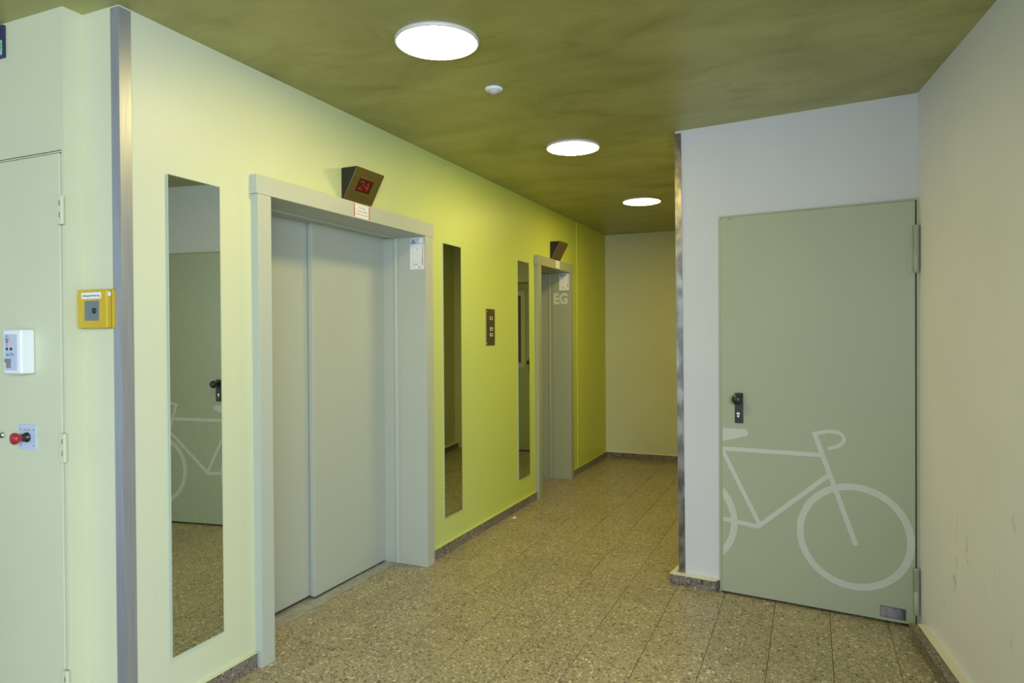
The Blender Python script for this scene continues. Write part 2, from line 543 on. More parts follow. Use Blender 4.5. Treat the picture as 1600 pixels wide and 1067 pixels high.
w = MB()
w.box(XB, XW - 0.0005, YA, YA + 0.35, -0.1, TOP, 'daylit_lime')
w.box(XB - 0.15, XB, YC, YA + 0.35, 2.006, TOP, 'daylit_lime')
w.box(XB - 0.012, XB, YC, YA + 0.35, -0.1, 2.006, 'daylit_lime')
w.box(-5.0, XB - 0.15, YC, YC + 0.2, 2.006, TOP, 'daylit_lime')
w.box(-5.0, XB - 0.0005, YC + 0.026, YC + 0.2, -0.1, 2.006, 'recess_shade')
w.build('wall_shaft', label='pale green stepped wall around the shaft door beside the lifts', cat='wall', kind='structure')

w = MB()
E0, E1 = -1.225, -0.300
w.box(XW - 0.3, E0, YE, YE + 0.25, -0.1, TOP, 'cream_far')
w.box(E1, 0.4, YE, YE + 0.25, -0.1, TOP, 'cream_far')
w.box(E0, E1, YE, YE + 0.25, 2.0, TOP, 'cream_far')
w.build('wall_far', label='cream wall closing the far end of the corridor', cat='wall', kind='structure')

# bicycle door wall: its free corner leans a little, as the steel guard does
LEAN = 0.016
S0 = -0.034
def leaning_prism(b, s_top, s_bot, s_right, o0, o1, z0, z1, m):
    pts = [(s_bot, o0), (s_right, o0), (s_right, o1), (s_bot, o1)]
    lo = [b.bm.verts.new((*dw(s, o), z0)) for s, o in pts]
    pts[0] = (s_top, o0); pts[3] = (s_top, o1)
    hi = [b.bm.verts.new((*dw(s, o), z1)) for s, o in pts]
    s = b.slot(m)
    fs = [b.bm.faces.new(lo[::-1]), b.bm.faces.new(hi)]
    for i in range(4):
        j = (i + 1) % 4
        fs.append(b.bm.faces.new((lo[i], lo[j], hi[j], hi[i])))
    for f in fs: f.material_index = s
    bmesh.ops.recalc_face_normals(b.bm, faces=fs)
w = MB()
leaning_prism(w, S0, S0 + LEAN, 0.2125, 0.0, 0.20, -0.0, TOP, 'white')
w.poly_prism([dw(0.2125), dw(1.30), dw(1.30, 0.2), dw(0.2125, 0.2)], 1.994, TOP, 'white')
w.poly_prism([dw(0.2125, 0.10), dw(1.30, 0.10), dw(1.30, 0.2), dw(0.2125, 0.2)], -0.1, 1.994, 'white')
w.build('wall_door', label='white wall around the sage green bicycle door', cat='wall', kind='structure')
w = MB()
w.poly_prism([dw(S0 + LEAN + 0.004, 0.2), dw(0.16, 0.2), dw(0.16, 3.9), dw(S0 + LEAN + 0.004, 3.9)], -0.1, TOP, 'cream_far')
w.build('wall_corridor', label='cream corridor wall running back from the steel guarded corner', cat='wall', kind='structure')
w = MB()
w.poly_prism([rw(-0.05), rw(2.75), rw(2.75, -1.2), rw(2.55, -1.2), rw(2.55, -0.2), rw(-0.05, -0.2)], -0.1, TOP, 'cream')
w.build('wall_right', label='scuffed cream wall right of the bicycle door', cat='wall', kind='structure')
w = MB()
w.box(-5.1, -5.0, -3.2, YC + 0.2, -0.1, TOP, 'white')
w.build('wall_entrance', label='plain white wall beside the entrance behind the camera', cat='wall', kind='structure')

# ------------------------------------------------------------------ skirtings
def stones(parent, p0, p1, depth, height, piece=0.42, first=None):
    """Terrazzo skirting stones from p0 to p1 (front line on the floor); depth goes to the left of p0->p1."""
    d = Vector((p1[0] - p0[0], p1[1] - p0[1])); length = d.length; d.normalize()
    nrm = Vector((-d.y, d.x))
    s = 0.0
    k = 0
    while s < length - 1e-4:
        e = min(length, s + (first if (first and k == 0) else piece))
        if length - e < 0.08: e = length
        a = Vector(p0) + d * (s + 0.0008); b_ = Vector(p0) + d * (e - 0.0008)
        m = MB()
        m.poly_prism([tuple(a), tuple(b_), tuple(b_ + nrm * depth), tuple(a + nrm * depth)], 0.0, height + random.uniform(-0.0012, 0.0012), 'skirt')
        m.build('skirting_stone', parent=parent)
        s = e; k += 1

def painted_cap(parent_name, label, quads, z0, z1, mat):
    b = MB()
    for q in quads:
        b.poly_prism(q, z0, z1, mat)
    return b.build(parent_name, label=label, cat='baseboard', kind='structure')
SK = 0.063
xs = XW + 0.016
segs = ((YA + 0.002, LIFTS[0][0]), (LIFTS[0][3], LIFTS[1][0]), (LIFTS[1][3], YE - 0.016))
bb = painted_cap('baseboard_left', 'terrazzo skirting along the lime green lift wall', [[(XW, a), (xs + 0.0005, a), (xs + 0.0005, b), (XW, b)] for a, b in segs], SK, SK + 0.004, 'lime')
for a, b in segs:
    stones(bb, (xs, a), (xs, b), 0.016, SK - 0.0015, 0.41, 0.30)
bb = painted_cap('baseboard_far', 'terrazzo skirting at the foot of the cream far wall', [[(XW, YE - 0.0165), (E0 - 0.03, YE - 0.0165), (E0 - 0.03, YE), (XW, YE)]], SK, SK + 0.003, 'cream')
stones(bb, (xs, YE - 0.016), (E0 - 0.03, YE - 0.016), 0.016, SK - 0.0015, 0.38)
# bicycle door wall: thick skirting with a painted ledge, returning along the corridor wall
a0, a1 = -0.060, 0.189
f = -0.044
bb = painted_cap('baseboard_door', 'thick terrazzo skirting with cream painted ledge left of the bicycle door',
                 [[dw(a0, f), dw(a1, f), dw(a1 + 0.018, 0), dw(S0, 0), dw(S0, 0.2), dw(a0, 0.2)]], 0.057, 0.0605, 'cream_trim')
m = MB(); m.poly_prism([dw(a0 + 0.0005, f + 0.0005), dw(0.012, f + 0.0005), dw(0.012, 0), dw(S0 + 0.02, 0), dw(S0 + 0.02, 0.3), dw(a0 + 0.0005, 0.3)], 0, 0.057, 'skirt'); m.build('skirting_stone', parent=bb)
m = MB(); m.poly_prism([dw(0.0128, f + 0.0005), dw(a1 - 0.0005, f + 0.0005), dw(a1 + 0.012, 0), dw(0.0128, 0)], 0, 0.057, 'skirt'); m.build('skirting_stone', parent=bb)
bb = painted_cap('baseboard_corridor', 'terrazzo skirting along the corridor wall behind the steel guarded corner',
                 [[dw(a0, 0.3), dw(S0 + LEAN + 0.004, 0.3), dw(S0 + LEAN + 0.004, 3.68), dw(a0, 3.68)]], 0.057, 0.0605, 'cream_trim')
stones(bb, dw(S0 - 0.024, 3.68), dw(S0 - 0.024, 0.302), 0.03, 0.0565, 0.5)
d0, d1 = 0.128, 2.74
bb = painted_cap('baseboard_right', 'terrazzo skirting with cream painted ledge along the right wall', [[rw(d0, 0), rw(d1, 0), rw(d1, 0.0365), rw(d0, 0.0365)]], 0.058, 0.0615, 'cream_trim')
stones(bb, rw(d1, 0.036), rw(d0, 0.036), 0.035, 0.0575, 0.5)

# ------------------------------------------------------------------ lifts
def lift(index, l, label, coat):
    y0, ya, yb, y1 = l
    root = thing('door_%d' % index, label, 'elevator door', (0, 0, 0), kind='structure')
    XB_ = XW - 0.03
    for p0, p1, side in ((y0 + 0.006, ya, 1), (yb, y1 - 0.006, -1)):
        m = MB()
        m.box(XB_ - 0.119, XF, p0, p1, 0.0, 1.962, coat, 0.0015)
        m.build('jamb', parent=root)
    # inner profile of the shaft frame: thin step, then a rounded bead, then back to the door
    for yy, sgn in ((ya, -1), (yb, 1)):
        m = MB()
        a, b = sorted((yy + sgn * 0.003, yy + sgn * 0.036))
        m.box(-2.430, -2.2715, a, b, 0.0, 1.962, coat)
        cyl = [(-2.302 + 0.011 * math.cos(t), yy + sgn * 0.003 - sgn * 0.005 * math.sin(t)) for t in [math.pi * k / 8 for k in range(9)]]
        if sgn < 0: cyl = cyl[::-1]
        m.poly_prism(cyl, 0.0, 1.962, coat)
        m.build('inner_jamb', parent=root)
    m = MB()
    m.box(XB_ + 0.0, XF + 0.002, y0 - 0.003, y1 + 0.003, 1.962, 2.041, coat, 0.0015)
    m.build('header', parent=root)
    m = MB()
    m.box(-2.270, XB_, ya - 0.03, yb + 0.03, 1.962, 1.99, coat)
    m.box(-2.430, -2.2715, ya - 0.03, yb + 0.03, 1.9635, 1.99, coat)
    m.box(-2.312, -2.292, ya, yb, 1.957, 1.966, coat, 0.003)
    m.build('soffit', parent=root)
    ym = ya + 0.485 * (yb - ya)
    m = MB(); m.box(-2.445, -2.418, ya - 0.03, ym + 0.05, 0.012, 1.985, coat, 0.002)
    m.build('door_panel', parent=root, label='rear sliding panel of painted steel')
    m = MB(); m.box(-2.412, -2.383, ym, yb + 0.03, 0.008, 1.98, coat, 0.003)
    m.build('door_panel', parent=root, label='front sliding panel of painted steel')
    m = MB(); m.box(-2.520, -2.500, ya - 0.04, yb + 0.04, -0.05, 2.1, 'dark_gap')
    m.build('shaft_back', parent=root)
    m = MB()
    m.box(-2.382, -2.300, ya + 0.001, yb - 0.001, -0.0028, 0.0015, 'sill_steel', 0.0006)
    m.box(-2.402, -2.3845, ya + 0.001, yb - 0.001, -0.0028, -0.0005, 'sill_steel')
    m.box(-2.436, -2.4045, ya + 0.001, yb - 0.001, -0.0028, 0.0012, 'sill_steel', 0.0006)
    m.build('sill', parent=root)
    return root
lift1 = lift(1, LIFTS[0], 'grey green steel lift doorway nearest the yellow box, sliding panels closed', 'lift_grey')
lift2 = lift(2, LIFTS[1], 'grey green lift doorway with EG lettering further down the corridor', 'lift_grey_dimmed')
lettering('floor_letters', 'EG', 0.108, 'letter', lift2, at(-2.258, LIFTS[1][2] - 0.0008, 1.664, FACE_MY), 0.042, 0.142)

# ------------------------------------------------------------------ floor indicators over the lifts
DOTS = {'2': ['01110', '10001', '00001', '00010', '00100', '01000', '11111'], '4': ['00010', '00110', '01010', '10010', '11111', '00010', '00010']}
def indicator(y0, y1, digits, label, glass):
    root = thing('floor_indicator', label, 'display', (XW, y0, 2.05), group='lift floor indicators')
    wd = y1 - y0
    m = MB()
    m.poly_prism([(0.0, 0.0), (0.012, 0.0), (0.094, 0.150), (0.0, 0.150)][::1], 0.002, wd - 0.002, 'dark_side', 'z')
    # outline above is (x, z); turn it upright
    for v in m.bm.verts:
        v.co = Vector((v.co.x, v.co.z, v.co.y))
    bmesh.ops.recalc_face_normals(m.bm, faces=m.bm.faces[:])
    m.build('housing', parent=root)
    d = Vector((0.082, 0, 0.150)); ln = d.length; d.normalize()
    nrm = Vector((d.z, 0, -d.x))
    def P(u, y, h):       # u up the sloping face, h off it
        q = Vector((0.012, 0, 0)) + d * u + nrm * h
        return (q.x, y, q.z)
    def slab(b, u0, u1, ya, yb, h0, h1, mat, bev=0.0):
        vs = [b.bm.verts.new(P(u, y, h)) for h in (h0, h1) for (u, y) in ((u0, ya), (u0, yb), (u1, yb), (u1, ya))]
        idx = [(0, 3, 2, 1), (4, 5, 6, 7), (0, 1, 5, 4), (1, 2, 6, 5), (2, 3, 7, 6), (3, 0, 4, 7)]
        s = b.slot(mat)
        fs = [b.bm.faces.new([vs[i] for i in q]) for q in idx]
        for f_ in fs: f_.material_index = s
        bmesh.ops.recalc_face_normals(b.bm, faces=fs)
        if bev: 
            r = bmesh.ops.bevel(b.bm, geom=list({e for f_ in fs for e in f_.edges}), offset=bev, segments=2, affect='EDGES', profile=0.5)
            for f_ in r['faces']: f_.material_index = s
    m = MB(); slab(m, 0.001, ln + 0.002, 0, wd, 0.0003, 0.003, 'panel_steel', 0.0008)
    m.box(0.01, 0.0945, 0.0005, wd - 0.0005, 0.150, 0.1515, 'panel_steel')
    m.build('face_plate', parent=root)
    u0, u1, ya, yb = 0.055, 0.123, 0.055, 0.170
    m = MB(); slab(m, u0, u1, ya, yb, 0.003, 0.0036, glass)
    win = m.build('display_window', parent=root)
    if digits:
        m = MB()
        pitch = 0.0068
        for k, ch in enumerate(digits):
            for r, row in enumerate(DOTS[ch]):
                for q, bit in enumerate(row):
                    if bit == '1':
                        u = u1 - 0.013 - r * pitch
                        y = ya + 0.018 + k * 0.046 + q * pitch
                        slab(m, u - 0.0018, u + 0.0018, y - 0.0018, y + 0.0018, 0.0036, 0.0042, 'led')
        o = m.build('lit_digits', parent=win); o['label'] = 'red dot matrix digits 24'
    return root
indicator(2.768, 3.000, '24', 'brownish wedge display showing red 24 over the nearer lift', 'dark_red')
indicator(5.712, 5.936, None, 'brownish wedge display with unlit red window over the farther lift', 'off_red')

# ------------------------------------------------------------------ mirrors
def mirror(y0, y1, z0, z1, label, swing=0.0):
    m = MB()
    yc = (y0 + y1) / 2
    wdt = y1 - y0
    y0, y1 = -wdt / 2, wdt / 2
    m.box(0.0, 0.0048, y0, y1, z0, z1, 'mirror_edge')
    x = 0.005; e = 0.0022
    vs = [m.bm.verts.new((x, y, z)) for y, z in ((y0 + e, z0 + e), (y1 - e, z0 + e), (y1 - e, z1 - e), (y0 + e, z1 - e))]
    f_ = m.bm.faces.new(vs); f_.material_index = m.slot('mirror'); f_.normal_update()
    if f_.normal.x < 0: f_.normal_flip()
    m.build('wall_mirror', label=label, cat='mirror', group='tall frameless mirrors on the lift wall', loc=(XW + abs(math.sin(swing)) * wdt / 2, yc, 0), rotz=swing)
SWING1 = math.radians(0.85)
mirror(1.764, 2.005, 0.214, 1.958, 'tall frameless mirror between the steel corner guard and nearer lift', SWING1)
mirror(3.775, 4.014, 0.222, 1.954, 'tall frameless mirror between the nearer lift and call panel')
mirror(4.966, 5.202, 0.229, 1.963, 'tall narrow looking mirror between call panel and farther lift')

# ------------------------------------------------------------------ call panel
root = thing('call_panel', 'slim brownish steel call button panel on lime wall between mirrors', 'button panel', (XW, 4.393, 1.300))
m = MB(); m.box(0, 0.004, 0, 0.147, 0, 0.262, 'panel_steel', 0.001); m.build('plate', parent=root)
for zc, glyph in ((0.195, 'key'), (0.118, 'up'), (0.077, 'down')):
    m = MB(); m.box(0.004, 0.0065, 0.048, 0.104, zc - 0.017, zc + 0.017, 'dark_side')
    m.box(0.0065, 0.0095, 0.052, 0.100, zc - 0.0135, zc + 0.0135, 'button', 0.001)
    bt = m.build('button', parent=root)
    m = MB()
    if glyph == 'key':
        m.poly_prism([(0.066, zc - 0.008), (0.086, zc - 0.008), (0.086, zc + 0.008), (0.066, zc + 0.008)], 0.0096, 0.0100, 'dark_side', 'x')
    elif glyph == 'up':
        m.poly_prism([(0.064, zc - 0.007), (0.088, zc - 0.007), (0.076, zc + 0.008)], 0.0096, 0.0100, 'dark_side', 'x')
    else:
        m.poly_prism([(0.064, zc + 0.007), (0.076, zc - 0.008), (0.088, zc + 0.007)], 0.0096, 0.0100, 'dark_side', 'x')
    m.build('button_mark', parent=bt)
for yy, zz in ((0.018, 0.244), (0.129, 0.244), (0.018, 0.018), (0.129, 0.018)):
    m = MB(); m.lathe([(0, 0.0055), (0.003, 0.0052), (0.004, 0.004), (0.004, 0.003)], 'chrome', 12, (0, yy, zz), 'x'); m.build('screw', parent=root)

# ------------------------------------------------------------------ ceiling lamps and detector
for x, y, lab in ((-1.292, 2.270, 'round flush ceiling lamp nearest the camera, lit white'),
                  (-1.290, 3.872, 'round lit ceiling lamp in the middle of the row of three'),
                  (-1.290, 5.668, 'round lit ceiling lamp deepest in the corridor')):
    root = thing('ceiling_lamp', lab, 'lamp', (x, y, CEIL), group='round ceiling lamps')
    m = MB(); m.lathe([(0.152, 0.0), (0.1595, 0.0), (0.1595, -0.011), (0.1565, -0.0135), (0.1515, -0.0135), (0.1515, -0.006)], 'rim', 64); m.build('lamp_rim', parent=root)
    m = MB(); m.lathe([(0.1515, -0.0125), (0.10, -0.0135), (0.0, -0.014)], 'lamp', 64); m.build('diffuser', parent=root)
root = thing('motion_detector', 'small round white motion detector on the ceiling between lamps', 'detector', (-1.313, 2.820, CEIL))
m = MB(); m.lathe([(0.041, 0.0), (0.041, -0.004), (0.036, -0.009), (0.024, -0.011), (0.0, -0.011)], 'white_plastic', 40); m.build('housing', parent=root)
m = MB(); m.lathe([(0.0235, -0.010), (0.021, -0.017), (0.014, -0.0225), (0.0, -0.0245)], 'lens_grey', 32); m.build('lens', parent=root)

# ------------------------------------------------------------------ steel corner guards
m = MB()
T = 0.003
m.poly_prism([(XW + T, YA - T), (XW + T, YA + 0.041), (XW, YA + 0.041), (XW, YA), (XW - 0.038, YA), (XW - 0.038, YA - T)], 0.0, CEIL - 0.006, 'steel', 'z')
m.build('corner_guard', label='brushed steel angle guarding the corner beside the yellow box', cat='corner guard')
m = MB()
pts = [(-T, -T), (0.033, -T), (0.033, 0.0), (0.0, 0.0), (0.0, 0.035), (-T, 0.035)]
zb, zt = 0.0615, CEIL - 0.012
lo = [m.bm.verts.new((*dw(S0 + LEAN * (1 - zb / TOP) + u, v), zb)) for u, v in pts]
hi = [m.bm.verts.new((*dw(S0 + LEAN * (1 - zt / TOP) + u, v), zt)) for u, v in pts]
m.slot('worn_steel')
fs = [m.bm.faces.new(lo[::-1]), m.bm.faces.new(hi)] + [m.bm.faces.new((lo[i], lo[(i + 1) % 6], hi[(i + 1) % 6], hi[i])) for i in range(6)]
bmesh.ops.recalc_face_normals(m.bm, faces=fs)
m.build('corner_guard', label='worn tarnished steel angle on the white corner left of the bicycle door', cat='corner guard')

# ------------------------------------------------------------------ bicycle door
door = thing('door_3', 'sage green steel door with large grey bicycle silhouette', 'door', (DA[0], DA[1], 0), DROT, kind='structure')
SL, SR, ZT = 0.2165, 1.1085, 1.984
LF = -0.030            # front of the leaf (local y)
m = MB()
m.box(0.2075, 0.2160, -0.020, 0.06, 0.004, ZT + 0.010, 'door_green', 0.001)
m.box(SR + 0.0015, 1.1300, -0.023, 0.06, 0.004, ZT + 0.010, 'door_green', 0.001)
m.box(0.2160, SR + 0.001, -0.020, 0.06, ZT + 0.0015, ZT + 0.010, 'door_green', 0.001)
m.build('door_frame', parent=door)
m = MB()
m.box(SL + 0.004, SR - 0.003, LF, 0.03, 0.011, ZT, 'door_green', 0.003)
m.box(SL, SL + 0.006, LF + 0.006, 0.028, 0.016, ZT - 0.004, 'door_green', 0.001)
leaf = m.build('door_leaf', parent=door)
m = MB(); m.box(0.2160, SR, 0.034, 0.05, 0.0, ZT + 0.001, 'dark_gap'); m.build('dark_gap', parent=door)

# the bicycle, cut from thin foil and clipped at the edge of the leaf
class Foil:
    def __init__(self):
        self.mb = MB(); self.h = LF - 0.0003
    def flat(self, pts):
        self.h -= 0.00012
        pts = clip_left(pts, SL + 0.0105)
        if len(pts) >= 3:
            self.mb.poly_prism(pts, self.h, LF - 0.00005, 'decal', 'y')
    def stroke(self, p, q, wdt):
        d = Vector((q[0] - p[0], q[1] - p[1])); d.normalize()
        n = Vector((-d.y, d.x)) * wdt / 2
        P, Q = Vector(p), Vector(q)
        self.flat([tuple(P + n), tuple(P - n), tuple(Q - n), tuple(Q + n)])
    def curve(self, pts, wdt):
        n = len(pts)
        a, b = [], []
        for i in range(n):
            d = Vector(pts[min(n - 1, i + 1)]) - Vector(pts[max(0, i - 1)])
            d.normalize()
            k = Vector((-d.y, d.x)) * wdt / 2
            a.append(tuple(Vector(pts[i]) + k)); b.append(tuple(Vector(pts[i]) - k))
        self.h -= 0.00012
        for i in range(n - 1):
            q = clip_left([a[i], b[i], b[i + 1], a[i + 1]], SL + 0.0105)
            if len(q) >= 3:
                self.mb.poly_prism(q, self.h, LF - 0.00005, 'decal', 'y')
def clip_left(pts, x):
    out = []
    n = len(pts)
    for i in range(n):
        p, q = pts[i], pts[(i + 1) % n]
        if p[0] >= x: out.append(p)
        if (p[0] >= x) != (q[0] >= x):
            t = (x - p[0]) / (q[0] - p[0])
            out.append((x, p[1] + t * (q[1] - p[1])))
    return out
def arc(cx, cy, r, a0, a1, n):
    return [(cx + r * math.cos(math.radians(a0 + (a1 - a0) * i / n)), cy + r * math.sin(math.radians(a0 + (a1 - a0) * i / n))) for i in range(n + 1)]
F = Foil()
F.curve(arc(0.847, 0.3885, 0.2405, 0, 360, 96), 0.032)                # front wheel
F.curve(arc(0.045, 0.381, 0.2395, -60, 60, 40), 0.034)                # rear wheel, cut by the door edge
F.flat([(0.20, 0.874), (0.338, 0.876), (0.3485, 0.873), (0.3555, 0.864), (0.3555, 0.853), (0.350, 0.844), (0.339, 0.838), (0.20, 0.798)])   # saddle
F.stroke((0.20, 0.7665), (0.706, 0.7715), 0.0215)                     # top tube
F.stroke((0.216, 0.775), (0.412, 0.389), 0.0215)                      # seat tube
F.flat([(0.20, 0.386), (0.385, 0.3675), (0.405, 0.366), (0.418, 0.378), (0.426, 0.388), (0.40, 0.3885), (0.20, 0.4085)])  # chain stay
F.stroke((0.405, 0.377), (0.734, 0.672), 0.0225)                      # down tube
F.stroke((0.6735, 0.879), (0.8575, 0.349), 0.0225)                    # steerer and fork
F.curve([(0.664, 0.8735), (0.70, 0.8825), (0.735, 0.8905), (0.765, 0.8905), (0.788, 0.884), (0.802, 0.872), (0.8065, 0.857), (0.802, 0.842), (0.790, 0.828), (0.772, 0.818), (0.735, 0.806)], 0.0185)  # handlebar
bike = F.mb.build('bicycle_decal', parent=leaf, label='pale grey bicycle silhouette cut off at the door edge')
# lock plate
m = MB(); m.box(0.2905, 0.3325, LF - 0.008, LF, 0.9065, 1.0645, 'black', 0.003); esc = m.build('lock_plate', parent=leaf, label='black lock plate')
m = MB(); m.lathe([(0.011, 0.0), (0.011, 0.028), (0.020, 0.036), (0.0265, 0.046), (0.027, 0.053), (0.023, 0.062), (0.013, 0.068), (0, 0.070)], 'black', 32, (0.313, LF - 0.006, 1.033), 'y')
m.build('door_knob', parent=esc)
# (knob belongs to the plate; cylinder and its slot sit below it)
m = MB(); m.lathe([(0.0085, 0.0), (0.0085, 0.0035), (0.0075, 0.004), (0, 0.004)], 'chrome', 20, (0.3085, LF - 0.008, 0.955), 'y')
m.box(0.3035, 0.3135, LF - 0.0115, LF - 0.008, 0.936, 0.953, 'chrome', 0.002)
m.box(0.3075, 0.3095, LF - 0.0125, LF - 0.0119, 0.951, 0.960, 'black')
m.build('lock_cylinder', parent=esc)
for z0, z1 in ((1.652, 1.868), (0.068, 0.282)):
    m = MB()
    m.lathe([(0, z0 - 0.006), (0.008, z0 - 0.003), (0.0115, z0 + 0.004), (0.0115, (z0 + z1) / 2 - 0.001), (0.0105, (z0 + z1) / 2), (0.0115, (z0 + z1) / 2 + 0.001), (0.0115, z1 - 0.006), (0.0125, z1 - 0.005), (0.0125, z1), (0, z1)], 'door_green', 20, (1.1085, -0.042, 0))
    m.box(1.070, 1.1085, -0.0325, -0.030, z0, (z0 + z1) / 2 - 0.003, 'door_green', 0.0005)
    m.build('hinge', parent=door)
m = MB()
m.poly_prism([(0.9620, 0.0295), (1.0640, 0.0285), (1.0640, 0.0770), (0.9625, 0.0780)], LF - 0.002, LF, 'worn_plate', 'y')
m.poly_prism([(0.9600, 0.0275), (1.0660, 0.0265), (1.0660, 0.0790), (0.9605, 0.0800)], LF - 0.0012, LF, 'dark_gap', 'y')
m.build('rating_plate', parent=leaf, label='scuffed small metal plate')
m = MB()
for p, q in (((0.2560, 1.969), (0.2600, 1.973)), ((0.2620, 1.972), (0.2640, 1.977)), ((0.2640, 1.977), (0.2700, 1.977)), ((0.2700, 1.977), (0.2715, 1.973)), ((0.2745, 1.979), (0.2775, 1.975))):
    d = (Vector(q) - Vector(p)).normalized(); n = Vector((-d.y, d.x)) * 0.0011
    m.poly_prism([tuple(Vector(p) + n), tuple(Vector(p) - n), tuple(Vector(q) - n), tuple(Vector(q) + n)], LF - 0.0003, LF - 0.00002, 'black', 'y')
m.build('pen_scribble', parent=leaf, label='tiny black pen scribble')

# ------------------------------------------------------------------ shaft door (left edge)
door = thing('door_4', 'pale green flush shaft door with painted hinges at the left', 'door', (-2.8, YC, 0), kind='structure')
m = MB(); m.box(-1.20, 0.4780, -0.004, 0.020, 0.005, 1.9950, 'daylit_lime', 0.0015); leaf4 = m.build('door_leaf', parent=door)
m = MB(); m.box(-1.20, 0.4840, 0.001, 0.024, 1.9985, 2.0030, 'daylit_lime'); m.build('door_frame', parent=door)
for zc in (1.801, 1.001, 0.20):
    m = MB()
    m.box(0.4780, 0.5060, -0.016, -0.0045, zc - 0.049, zc + 0.049, 'daylit_lime', 0.003)
    h = m.build('hinge', parent=door)
    m = MB()
    for dz in (0.022, -0.018):
        m.box(0.4935, 0.4965, -0.0164, -0.0158, zc + dz - 0.009, zc + dz + 0.009, 'dark_gap')
    m.build('hinge_slot', parent=h)
m = MB(); m.lathe([(0.011, 0), (0.011, 0.006), (0.009, 0.009), (0, 0.0095)], 'chrome', 24, (-2.643 + 2.8, -0.004, 1.0265), 'y'); m.box(-2.645 + 2.8, -2.641 + 2.8, -0.0142, -0.0132, 1.020, 1.033, 'black')
m.build('lock', parent=leaf4, label='round chrome lock')

# ------------------------------------------------------------------ far door (seen in the mirror)
door = thing('door_5', 'green glazed corridor door recessed in the far wall', 'door', ((E0 + E1) / 2, YE, 0), kind='structure')
hw = (E1 - E0) / 2
m = MB()
m.box(-hw, -hw + 0.03, 0.09, 0.20, 0, 2.0, 'far_door'); m.box(hw - 0.05, hw, 0.09, 0.20, 0, 2.0, 'far_door'); m.box(-hw, hw, 0.09, 0.20, 1.94, 2.0, 'far_door')
m.build('door_frame', parent=door)
m = MB()
gx0, gx1, gz0, gz1 = -hw + 0.17, hw - 0.17, 1.03, 1.86
for q in ((-hw + 0.033, gx0, 0.008, 1.937), (gx1, hw - 0.053, 0.008, 1.937), (gx0, gx1, 0.008, gz0), (gx0, gx1, gz1, 1.937)):
    m.box(q[0], q[1], 0.12, 0.165, q[2], q[3], 'far_door')
lf = m.build('door_leaf', parent=door)
m = MB()
for q in ((gx0 - 0.04, gx0 + 0.012, gz0 - 0.04, gz1 + 0.04), (gx1 - 0.012, gx1 + 0.04, gz0 - 0.04, gz1 + 0.04), (gx0 + 0.012, gx1 - 0.012, gz0 - 0.04, gz0 + 0.012), (gx0 + 0.012, gx1 - 0.012, gz1 - 0.012, gz1 + 0.04)):
    m.box(q[0], q[1], 0.112, 0.12, q[2], q[3], 'far_bead')
m.build('glazing_bead', parent=lf)
m = MB(); m.box(gx0, gx1, 0.140, 0.146, gz0, gz1, 'glass'); m.build('pane', parent=lf)
m = MB(); m.box(-hw + 0.045, -hw + 0.085, 0.112, 0.12, 0.93, 1.10, 'black', 0.002)
m.lathe([(0.010, 0), (0.010, 0.03), (0.024, 0.04), (0.024, 0.055), (0, 0.06)], 'black', 20, (-hw + 0.065, 0.112, 1.05), 'y')
m.build('door_handle', parent=lf)

# ------------------------------------------------------------------ yellow call box
root = thing('key_box', 'small yellow plastic call box beside the brushed steel corner guard', 'box', (-2.300, YA, 1.403))
m = MB()
m.box(0.0, 0.150, -0.012, 0.0, 0.0, 0.132, 'yellow', 0.003)
m.box(0.0, 0.148, -0.032, -0.013, 0.001, 0.131, 'yellow', 0.004)
m.build('housing', parent=root)
m = MB(); m.box(0.024, 0.121, -0.0332, -0.0322, 0.100, 0.121, 'paper'); nl = m.build('name_label', parent=root)
lettering('label_text', 'Aufzugsanforderung', 0.0105, 'navy', nl, at(0.029, -0.0335, 0.1045, FACE_MY), 0.012, 0.086)
m = MB(); m.box(0.038, 0.110, -0.0330, -0.0322, 0.026, 0.093, 'grey_window', 0.0002); wn = m.build('cover_window', parent=root)
m = MB(); m.lathe([(0.0095, 0), (0.0095, 0.003), (0.007, 0.004), (0, 0.004)], 'black', 24, (0.088, -0.0330, 0.059), 'y'); m.build('push_button', parent=wn)
m = MB(); m.box(0.1475, 0.1490, -0.027, -0.017, 0.108, 0.122, 'white_plastic', 0.0005); m.build('seal', parent=root)

# ------------------------------------------------------------------ white control box
root = thing('control_box', 'white alarm control box on pale green door, above the red button', 'control box', (-2.556, YC - 0.004, 1.249))
m = MB(); m.box(0, 0.097, -0.048, 0, 0, 0.152, 'white_plastic', 0.006); m.build('housing', parent=root)
m = MB(); m.box(0.010, 0.078, -0.0488, -0.048, 0.012, 0.136, 'panel_blue'); fp = m.build('front_panel', parent=root)
q = -0.0488
m = MB(); m.box(0.036, 0.048, q - 0.0004, q, 0.092, 0.120, 'pink_led'); m.build('warning_light', parent=fp)
m = MB()
for (x, z, wx) in ((0.020, 0.128, 0.006), (0.014, 0.122, 0.005), (0.028, 0.122, 0.005), (0.014, 0.115, 0.018), (0.017, 0.108, 0.013), (0.021, 0.101, 0.004), (0.021, 0.095, 0.004)):
    m.box(x, x + wx, q - 0.0003, q, z, z + 0.004, 'navy')
m.build('printed_marks', parent=fp)
for x in (0.025, 0.047):
    m = MB(); m.lathe([(0.0052, 0), (0.0052, 0.002), (0, 0.0025)], 'black', 16, (x, q, 0.0855), 'y'); m.build('push_button', parent=fp)
